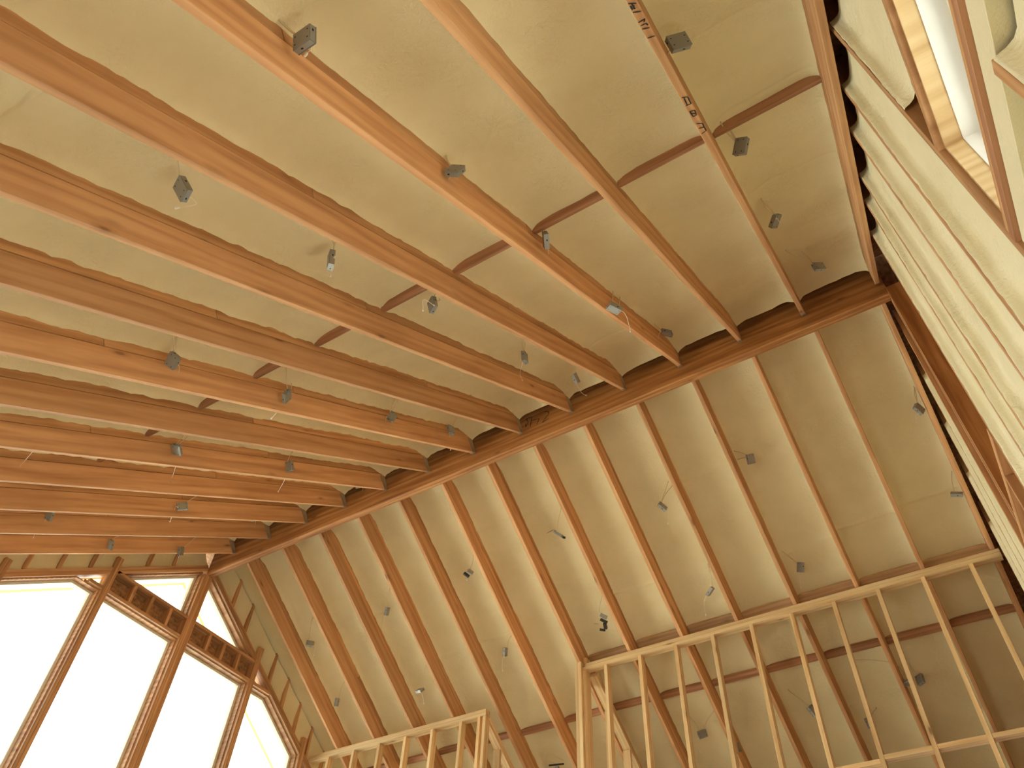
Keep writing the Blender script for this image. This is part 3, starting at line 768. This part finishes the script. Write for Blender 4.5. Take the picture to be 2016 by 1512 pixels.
BOXES = [
 (1,'A',[6.184,-4.602,4.704],[[-0.975,0.01,0.223],[0.19,-0.49,0.851]],[[6.111,-4.7,4.793]],[[6.177,-4.562,4.718],[6.154,-4.556,4.722]]),
 (2,'A',[6.155,-3.649,5.308],[[0.197,0.248,0.949],[-0.86,-0.422,0.289]],[[6.111,-3.692,5.459]],[[6.123,-3.637,5.304],[6.086,-3.614,5.319],[6.03,-3.526,5.377]]),
 (3,'A',[5.191,-4.382,4.85],[[-0.284,-0.577,0.766],[-0.928,0.366,-0.069]],[[5.232,-4.489,4.932]],[[5.176,-4.339,4.866],[5.148,-4.285,4.902],[5.086,-4.317,4.881]]),
 (4,'A',[5.181,-3.522,5.435],[[0.17,-0.373,0.912],[-0.786,0.507,0.354]],[[5.222,-3.567,5.542],[5.204,-3.565,5.543]],[[5.228,-3.537,5.413],[5.151,-3.471,5.457],[5.086,-3.427,5.486]]),
 (5,'A',[6.158,-2.752,5.931],[[0.425,-0.871,0.249],[-0.269,0.141,0.953]],[[6.143,-2.746,6.084]],[[6.183,-2.761,5.914],[6.124,-2.667,5.976],[6.09,-2.597,6.022]]),
 (6,'A',[5.234,-2.699,5.957],[[-0.132,-0.264,0.956],[-0.876,0.483,0.012]],[[5.22,-2.677,6.13],[5.178,-2.581,6.194]],[[5.25,-2.807,5.874],[5.167,-2.713,5.935]]),
 (7,'A',[6.17,-1.786,6.355],[[0.529,0.841,-0.113],[-0.767,0.531,0.36]],[[6.111,-1.631,6.822],[6.111,-1.501,6.907]],[[6.199,-1.7,6.4],[6.179,-1.58,6.48],[6.103,-1.34,6.638]]),
 (8,'A',[6.195,-0.69,7.286],[[-0.806,-0.325,0.494],[0.19,-0.933,-0.305]],[[6.118,-0.763,7.395]],[[6.132,-0.732,7.246],[6.07,-0.575,7.35],[6.041,-0.408,7.46]]),
 (9,'A',[7.376,-3.623,5.349],[[0.823,0.387,0.416],[-0.1,-0.623,0.776]],[[7.414,-3.567,5.542]],[[7.304,-3.586,5.362],[7.285,-3.557,5.381],[7.291,-3.489,5.426]]),
 (10,'A',[7.428,-2.702,5.942],[[0.523,-0.517,0.678],[-0.797,-0.014,0.604]],[[7.382,-2.855,6.012],[7.384,-2.818,6.037]],[]),
 (11,'A',[7.419,-1.702,6.631],[[-0.659,0.711,-0.244],[0.444,0.63,0.637]],[[7.396,-1.888,6.652],[7.401,-1.845,6.68]],[[7.438,-1.729,6.601],[7.444,-1.673,6.639]]),
 (12,'A',[7.571,-0.682,7.293],[[0.754,0.604,0.258],[-0.098,-0.285,0.953]],[[7.4,-0.987,7.248],[7.502,-0.842,7.344]],[[7.521,-0.666,7.292],[7.528,-0.517,7.39]]),
 (13,'A',[5.16,-1.424,6.797],[[0.066,-0.298,0.952],[-0.14,0.942,0.304]],[[5.215,-1.559,6.869],[5.218,-1.539,6.882]],[[5.121,-1.386,6.811],[4.967,-1.194,6.938],[4.897,-1.051,7.032]]),
 (14,'A',[5.199,-0.58,7.355],[[0.015,0.814,-0.581],[0.085,0.578,0.812]],[[5.219,-0.601,7.503]],[[5.144,-0.46,7.423],[5.064,-0.2,7.594],[5.054,-0.092,7.666]]),
 (15,'A',[3.769,-3.458,5.458],[[0.86,-0.403,0.313],[-0.51,-0.701,0.498]],[[3.838,-3.561,5.546],[3.839,-3.535,5.563]],[[3.748,-3.402,5.483],[3.616,-3.318,5.539],[3.46,-3.274,5.568]]),
 (16,'A',[3.744,-2.558,5.999],[[-0.662,0.749,-0.02],[0.277,0.269,0.923]],[[3.829,-2.696,6.118],[3.673,-2.513,6.239]],[[3.655,-2.502,6.024],[3.489,-2.425,6.075],[3.395,-2.388,6.099]]),
 (17,'A',[3.742,-1.445,6.79],[[0.111,0.265,0.958],[-0.362,-0.887,0.287]],[[3.852,-1.557,6.871],[3.85,-1.515,6.899]],[[3.724,-1.496,6.744],[3.523,-1.284,6.885],[3.443,-1.218,6.928]]),
 (18,'A',[3.777,-0.639,7.317],[[-0.117,-0.269,0.956],[-0.162,-0.944,-0.286]],[[3.803,-0.595,7.506]],[[3.692,-0.542,7.369],[3.41,-0.173,7.613]]),
 (19,'A',[2.355,-3.491,5.434],[[0.026,-0.316,0.948],[0.167,-0.934,-0.316]],[[2.385,-3.517,5.575]],[[2.234,-3.404,5.48],[2.15,-3.373,5.5],[1.781,-3.283,5.56]]),
 (20,'A',[2.523,-2.567,6.015],[[0.606,-0.785,0.127],[-0.794,-0.589,0.15]],[[2.473,-2.546,6.217],[2.465,-2.509,6.241]],[[2.336,-2.427,6.097],[2.206,-2.355,6.144],[1.887,-2.178,6.261]]),
 (21,'A',[2.527,-1.472,6.714],[[0.112,-0.637,0.762],[0.992,0.027,-0.123]],[[2.482,-1.468,6.929]],[[2.386,-1.4,6.75],[2.216,-1.259,6.843],[1.917,-1.076,6.964]]),
 (22,'A',[2.218,-0.299,7.542],[[0.333,-0.838,0.432],[0.568,0.544,0.617]],[[2.385,-0.552,7.535]],[[2.145,-0.147,7.631],[1.677,0.268,7.905],[1.543,0.396,7.989]]),
 (23,'A',[0.765,-2.53,6.064],[[0.631,-0.357,0.689],[-0.771,-0.389,0.504]],[[1.053,-2.628,6.163],[1.091,-2.585,6.191]],[[0.558,-2.469,6.093],[0.334,-2.404,6.136],[0.134,-2.324,6.189]]),
 (24,'A',[1.296,-1.661,6.585],[[0.446,0.763,0.468],[-0.077,-0.488,0.869]],[[1.234,-1.487,6.917]],[[1.28,-1.716,6.537],[0.875,-1.491,6.686]]),
 (25,'A',[0.934,-0.613,7.339],[[-0.092,0.37,0.925],[-0.493,-0.824,0.28]],[[1.056,-0.804,7.368],[1.101,-0.665,7.461]],[[0.777,-0.441,7.441],[0.595,-0.302,7.533],[0.443,-0.206,7.596]]),
 (26,'A',[0.096,-1.588,6.611],[[0.601,-0.549,0.581],[-0.778,-0.235,0.583]],[[0.015,-1.448,6.943],[0.015,-1.397,6.977]],[[-0.067,-1.504,6.654],[-0.348,-1.397,6.725]]),
 (27,'A',[0.057,-0.786,7.072],[[0.329,-0.509,0.795],[-0.296,0.744,0.599]],[[0.015,-0.58,7.517]],[[-0.098,-0.692,7.122],[-0.571,-0.417,7.304]]),
 (31,'B',[5.264,1.147,7.003],[[0.446,0.752,-0.485],[0.044,0.523,0.851]],[[5.405,1.116,7.194],[5.388,1.072,7.224]],[[5.309,1.189,6.963],[5.251,1.285,6.9]]),
 (32,'B',[6.292,1.015,7.091],[[0.165,-0.686,0.709],[0.709,0.582,0.398]],[[6.151,1.008,7.266],[6.151,1.089,7.213]],[]),
 (33,'B',[5.349,1.992,6.446],[[-0.81,0.374,-0.451],[0.059,0.818,0.572]],[[5.41,1.908,6.671],[5.411,1.883,6.688]],[[5.271,2.031,6.408],[5.233,2.081,6.376],[5.207,2.164,6.321]]),
 (34,'B',[6.298,2.016,6.429],[[0.369,-0.43,0.824],[-0.649,0.516,0.559]],[[6.176,1.961,6.636]],[[6.269,2.047,6.397],[6.22,2.166,6.318]]),
 (35,'B',[7.867,1.091,7.043],[[-0.398,-0.803,0.445],[0.496,0.22,0.84]],[[7.911,1.027,7.253],[7.911,1.016,7.261]],[[7.819,1.123,7.01],[7.806,1.162,6.985]]),
 (36,'B',[7.863,1.814,6.561],[[0.935,0.118,-0.336],[0.189,0.634,0.75]],[[7.911,1.751,6.775]],[]),
 (37,'B',[0.261,1.291,6.909],[[0.597,0.801,0.044],[-0.215,0.106,0.971]],[[0.345,1.151,7.171]],[[0.341,1.315,6.881],[0.254,1.404,6.822]]),
 (38,'B',[1.557,1.229,6.949],[[0.437,-0.381,0.815],[-0.218,0.834,0.507]],[[1.626,1.132,7.184]],[[1.494,1.27,6.91],[1.399,1.38,6.837]]),
 (39,'B',[1.492,2.119,6.361],[[-0.968,0.181,0.175],[0.251,0.656,0.712]],[[1.618,2.019,6.598]],[[1.503,2.172,6.314],[1.474,2.242,6.268]]),
 (40,'B',[0.245,1.987,6.448],[[0.28,-0.28,0.918],[-0.882,0.302,0.362]],[[0.346,1.931,6.656]],[]),
 (41,'B',[2.814,1.987,6.448],[[0.345,-0.477,0.808],[-0.096,0.839,0.536]],[[2.881,1.983,6.621]],[[2.732,2.06,6.388],[2.686,2.138,6.336]]),
 (42,'B',[5.809,3.249,5.614],[[-0.371,-0.525,0.766],[0.453,0.618,0.643]],[[5.636,3.175,5.833]],[]),
 (43,'B',[4.606,3.237,5.622],[[0.839,0.425,0.34],[0.075,-0.708,0.702]],[[4.774,3.206,5.813],[4.496,3.179,5.831]],[[4.511,3.27,5.588],[4.496,3.376,5.518]]),
 (44,'B',[4.888,3.432,5.493],[[-0.13,-0.386,0.913],[0.211,0.889,0.406]],[[4.863,3.339,5.725]],[[4.907,3.491,5.443],[4.839,3.611,5.363]]),
 (45,'B',[6.288,3.466,5.47],[[-0.139,-0.153,0.978],[0.735,0.646,0.205]],[[6.38,3.507,5.614]],[[6.236,3.512,5.428],[6.264,3.58,5.383]]),
 (46,'B',[6.897,3.196,5.649],[[0.028,0.131,0.991],[0.841,-0.54,0.048]],[[6.851,3.194,5.821]],[]),
]

# ================================================================== light junction boxes hanging in the bays
def jbox_mesh():
    """100 x 77 x 33 mm driver box: body with a folded lid lip and small clamps"""
    L, W, T = .098, .077, .033
    bm = bmesh.new()
    def bx(x0, x1, y0, y1, z0, z1, bev):
        b2 = bmesh.new()
        vs = [b2.verts.new((x, y, z)) for x in (x0, x1) for y in (y0, y1) for z in (z0, z1)]
        for f in ((0, 1, 3, 2), (4, 6, 7, 5), (0, 4, 5, 1), (2, 3, 7, 6), (0, 2, 6, 4), (1, 5, 7, 3)): b2.faces.new([vs[i] for i in f])
        bmesh.ops.bevel(b2, geom=b2.edges[:], offset=bev, segments=2, affect='EDGES')
        bmesh.ops.recalc_face_normals(b2, faces=b2.faces[:])
        me = bpy.data.meshes.new('t'); b2.to_mesh(me); b2.free(); bm.from_mesh(me); bpy.data.meshes.remove(me)
    bx(-L / 2, L / 2, -W / 2, W / 2, -T / 2, T / 2 - .004, .0022)
    bx(-L / 2 - .001, L / 2 + .001, -W / 2 - .001, W / 2 + .001, T / 2 - .0045, T / 2, .0012)
    me = bpy.data.meshes.new('junction_box_body'); bm.to_mesh(me); bm.free()
    me.materials.append(GREY)
    return me
JB = jbox_mesh()
def holes_mesh():
    bm = bmesh.new(); L, W, T = .098, .077, .033
    def disc(c, n, a, b, r1, r2):
        bm.faces.new([bm.verts.new(c + n * .0006 + a * math.cos(t) * r1 + b * math.sin(t) * r2) for t in [2 * math.pi * k / 12 for k in range(12)]])
    X_, Y_, Z_ = Vector((1, 0, 0)), Vector((0, 1, 0)), Vector((0, 0, 1))
    for sg in (1, -1):
        for sy in (.4, -.4):
            disc(Vector((L * .36 * sg, W * sy * .6, -T / 2)), -Z_, X_, Y_, .0045, .0028); disc(Vector((L * .36 * sg, W * sy * .6, T / 2)), Z_, X_, Y_, .0045, .0028)
        disc(Vector((L / 2 * sg + .0006 * sg, W * .18, -.002)), X_ * sg, Y_, Z_, .0065, .0045)
        disc(Vector((L * .1, W / 2 * sg + .0006 * sg, -.002)), Y_ * sg, X_, Z_, .0065, .0045)
    me = bpy.data.meshes.new('knockouts'); bm.to_mesh(me); bm.free(); me.materials.append(HOLE)
    return me
JH = holes_mesh()
def lead_end(bm, p, d):
    d = d.normalized()
    tube_bm(bm, [p, p + d * .006, p + d * .020, p + d * .026], [.003, .0062, .0068, .005], 8)
NICE = {}
def junction_box(k, side, c, ax, cables, lead, label, group='junction boxes hanging from the roof'):
    a = Vector(ax[0]).normalized(); b = Vector(ax[1]); b = (b - a * b.dot(a)).normalized(); n = a.cross(b)
    mw = Matrix((a, b, n)).transposed().to_4x4(); mw.translation = Vector(c)
    root = empty('junction_box', mw); tag(root, label, 'junction box', group)
    for nm, me in (('box_body', JB), ('knockout', JH)):
        o = bpy.data.objects.new(nm, me); COL.objects.link(o); o.parent = root
    inv = mw.inverted(); cc = Vector(c)
    up = Vector((0, 0, 1))
    if cables:
        paths = []
        for q, ce in enumerate(cables):
            ce = Vector(ce)
            d = inv.to_3x3() @ (ce - cc)
            # leave the box on the side that looks most towards the cable
            loc = Vector((max(-.040, min(.040, d.x * .5)), max(-.030, min(.030, d.y * .5)), max(-.010, min(.010, d.z))))
            r = [abs(d.x) / .049, abs(d.y) / .0385, abs(d.z) / .0165]; j = r.index(max(r[:2])) if max(r[:2]) > .5 else 2
            loc[j] = math.copysign((.0485, .038, .0155)[j], d[j]) * 1.0
            loc[1 - j if j < 2 else 0] += .010 * (q - .5) if len(cables) > 1 else 0
            st = mw @ loc
            mid = st.lerp(ce, .5) + up * .012 + Vector((.008 * (1 if q else -1), 0, 0))
            end = ce + (NA if side == 'A' else NB) * .03
            paths.append([st, mid, ce, end])
        tube('cable', paths, .0048, CABLE, root, 8, world_inv=inv, ry=.0030)
    if lead:
        pts = [Vector(p) for p in lead]
        d0 = inv.to_3x3() @ (pts[0] - cc)
        loc = Vector([max(-v, min(v, dd)) for v, dd in zip((.046, .036, .015), d0)])
        pts = [mw @ loc] + pts
        bm = bmesh.new(); sp = smooth_path(pts, 6)
        tube_bm(bm, [inv @ p for p in sp], .0021, 6)
        e = inv @ sp[-1]; e0 = inv @ sp[-3]; lead_end(bm, e, (e - e0))
        tube_bm(bm, [inv @ sp[0] - (inv @ sp[1] - inv @ sp[0]).normalized() * .004, inv @ sp[0] + (inv @ sp[1] - inv @ sp[0]).normalized() * .006], .0052, 8)
        for f in bm.faces: f.smooth = True
        bmesh.ops.recalc_face_normals(bm, faces=bm.faces[:])
        me = bpy.data.meshes.new('lead_wire'); bm.to_mesh(me); bm.free(); me.materials.append(LEAD)
        o = bpy.data.objects.new('lead_wire', me); COL.objects.link(o); o.parent = root
    return root
LAB = {}
groups = {}
for (k, s, c, ax, ce, le) in BOXES:
    x0 = 0 if s == 'A' else .0395
    bay = int(math.floor((c[0] - x0) / S)) if k != 44 else 8
    groups.setdefault((s, bay), []).append((abs(c[1]), k))
for (s, bay), L in groups.items():
    L.sort()
    for r, (_, k) in enumerate(L):
        base = '%s to %s rafter, %s slope' % (ORD[bay], ORD[bay + 1], 'left' if s == 'A' else 'right')
        if len(L) == 1: LAB[k] = 'grey junction box alone in its bay, ' + base
        else:
            pos = 'nearest the ridge' if r == 0 else ('farthest from the ridge' if r == len(L) - 1 else ORD[r] + ' from the ridge')
            LAB[k] = 'grey junction box %s in bay, %s' % (pos, base)
for (k, s, c, ax, ce, le) in BOXES:
    if k == 44: c = (c[0] + .02, c[1], c[2])
    junction_box(k, s, c, ax, ce, le, LAB[k])

# ---- opened boxes with black connectors (right slope)
def ray_free(*a): pass
def odd_box(name, label, cat, parts, cables=None, group=None):
    """parts: (name, centre, euler, size, material)"""
    c0 = Vector(parts[0][1]); root = empty(name, Matrix.Translation(c0)); tag(root, label, cat, group)
    for (nm, c, e, sz, m_) in parts:
        from mathutils import Euler
        mw = Matrix.Translation(Vector(c)) @ Euler(e).to_matrix().to_4x4()
        me = box_me(-sz[0] / 2, sz[0] / 2, -sz[1] / 2, sz[1] / 2, -sz[2] / 2, sz[2] / 2, .002)
        link(nm, me, m_, root, mw)
    if cables:
        tube('cable', cables, .0042, CABLE, root, 7, world_inv=Matrix.Translation(c0).inverted())
    return root

odd_box('opened_box', 'opened dark junction box with its lid hanging off, sixth to seventh rafter, right slope', 'junction box',
    [('box_body', (4.065, 1.08, 7.05), (.5, .6, .5), (.085, .07, .03), GREY), ('lid', (3.985, 1.02, 7.085), (.3, -.7, .9), (.075, .06, .004), GREY),
     ('connector', (4.105, 1.115, 7.02), (.4, .2, .3), (.030, .022, .022), BLACK), ('clamp', (4.03, 1.04, 7.075), (0, .3, .8), (.03, .03, .03), GREY)],
    [[(4.075, 1.02, 7.08), (4.12, .96, 7.14), (4.196, .90, 7.26)]], 'opened junction boxes on the right slope')
odd_box('opened_box', 'small opened box with a black connector hanging down, fourth to fifth rafter, right slope', 'junction box',
    [('box_body', (2.845, 1.13, 7.015), (.3, .2, 1.2), (.07, .035, .045), GREY), ('connector', (2.785, 1.145, 7.005), (.2, .3, 1.1), (.075, .030, .032), BLACK),
     ('lid', (2.757, 1.19, 6.975), (.1, .8, .4), (.035, .03, .004), GREY)],
    [[(2.86, 1.11, 7.04), (2.93, 1.05, 7.08), (2.975, .99, 7.16)]], 'opened junction boxes on the right slope')
odd_box('opened_box', 'opened box with a curved black strap above the right knee wall corner', 'junction box',
    [('box_body', (4.135, 1.93, 6.485), (.5, .4, .7), (.08, .04, .04), GREY), ('connector', (4.115, 1.97, 6.455), (.5, .4, .7), (.085, .035, .03), BLACK),
     ('strap', (4.105, 2.02, 6.425), (.3, .2, 1.9), (.08, .035, .03), BLACK), ('strap_end', (4.055, 2.05, 6.405), (.3, .2, .4), (.06, .03, .022), BLACK),
     ('lid', (4.015, 1.978, 6.455), (.4, .3, .1), (.045, .04, .004), GREY)],
    [[(4.12, 1.91, 6.50), (4.12, 1.86, 6.54), (4.20, 1.79, 6.66)]], 'opened junction boxes on the right slope')
odd_box('cable_clamp', 'dark wire bracket with a looping cable low between the two knee walls', 'bracket',
    [('bracket', (2.80, 3.20, 5.63), (.1, .1, .0), (.20, .02, .016), BLACK), ('hub', (2.80, 3.215, 5.60), (.2, .2, .2), (.045, .04, .04), GREY)],
    [[(2.80, 3.20, 5.64), (2.70, 3.13, 5.68), (2.76, 3.06, 5.72), (2.84, 3.12, 5.68), (2.91, 3.18, 5.65)]])
def pancake():
    mw = Matrix.Translation((6.79, 3.19, 5.63)); root = empty('round_box', mw)
    tag(root, 'round grey ceiling box with a pale rim behind a right knee wall stud', 'electrical box')
    bm = bmesh.new(); tube_bm(bm, [(0, 0, 0), (0, 0, .025)], .05, 24); me = bpy.data.meshes.new('box_body'); bm.to_mesh(me); bm.free(); link('box_body', me, GREY, root, mw)
    bm = bmesh.new(); tube_bm(bm, [Vector((math.cos(a) * .051, math.sin(a) * .051, 0)) for a in [2 * math.pi * q / 24 for q in range(25)]], .003, 6)
    me = bpy.data.meshes.new('rim'); bm.to_mesh(me); bm.free(); link('rim', me, LEAD, root, mw)
    tube('cable', [[(6.79, 3.19, 5.66), (6.74, 3.10, 5.80), (6.55, 3.02, 5.86), (6.35, 3.05, 5.93)]], .0045, CABLE, root, 6, world_inv=mw.inverted())
pancake()

# ================================================================== tree outside
def build_tree():
    root = empty('tree', Matrix.Translation((-9.2, 9.3, -.3)))
    tag(root, 'leafy green tree outside beyond the gable windows', 'tree')
    rng = random.Random(5)
    base = Vector((-9.2, 9.3, -.3)); bm = bmesh.new(); ends = []
    crown = Vector((-9.4, 8.9, 9.4))
    tube_bm(bm, smooth_path([base, base + Vector((.1, 0, 3.5)), base + Vector((-.1, -.1, 7)), crown]), .14, 8)
    for k in range(34):
        a = rng.uniform(0, 6.28); t = rng.uniform(.55, 1.0)
        p = base.lerp(crown, t); L = rng.uniform(.7, 1.7)
        q = p + Vector((math.cos(a) * L, math.sin(a) * L, rng.uniform(.25, 1.1)))
        m_ = p.lerp(q, .5) + Vector((0, 0, .12))
        tube_bm(bm, smooth_path([p, m_, q], 3), .013, 5); ends += [m_, q, p.lerp(q, .75)]
        for j in range(3):
            q2 = q + Vector((rng.uniform(-.45, .45), rng.uniform(-.45, .45), rng.uniform(-.1, .5)))
            tube_bm(bm, [m_.lerp(q, .5), q2], .006, 4); ends += [q2, m_.lerp(q2, .6)]
    me = bpy.data.meshes.new('trunk'); bm.to_mesh(me); bm.free()
    link('trunk', me, BARK, root)
    bm = bmesh.new()
    for e in ends:
        for j in range(11):
            c = e + Vector((rng.gauss(0, .13), rng.gauss(0, .13), rng.gauss(0, .13)))
            a = Vector((rng.gauss(0, 1), rng.gauss(0, 1), rng.gauss(0, 1))).normalized(); b = a.orthogonal().normalized()
            l, w = rng.uniform(.05, .085), rng.uniform(.02, .03)
            vs = [bm.verts.new(c + a * l * u + b * w * v) for u, v in ((-1, 0), (-.3, 1), (.4, .8), (1, 0), (.4, -.8), (-.3, -1))]
            bm.faces.new(vs)
    me = bpy.data.meshes.new('foliage'); bm.to_mesh(me); bm.free()
    tag(link('foliage', me, LEAF, root), kind='stuff')
build_tree()
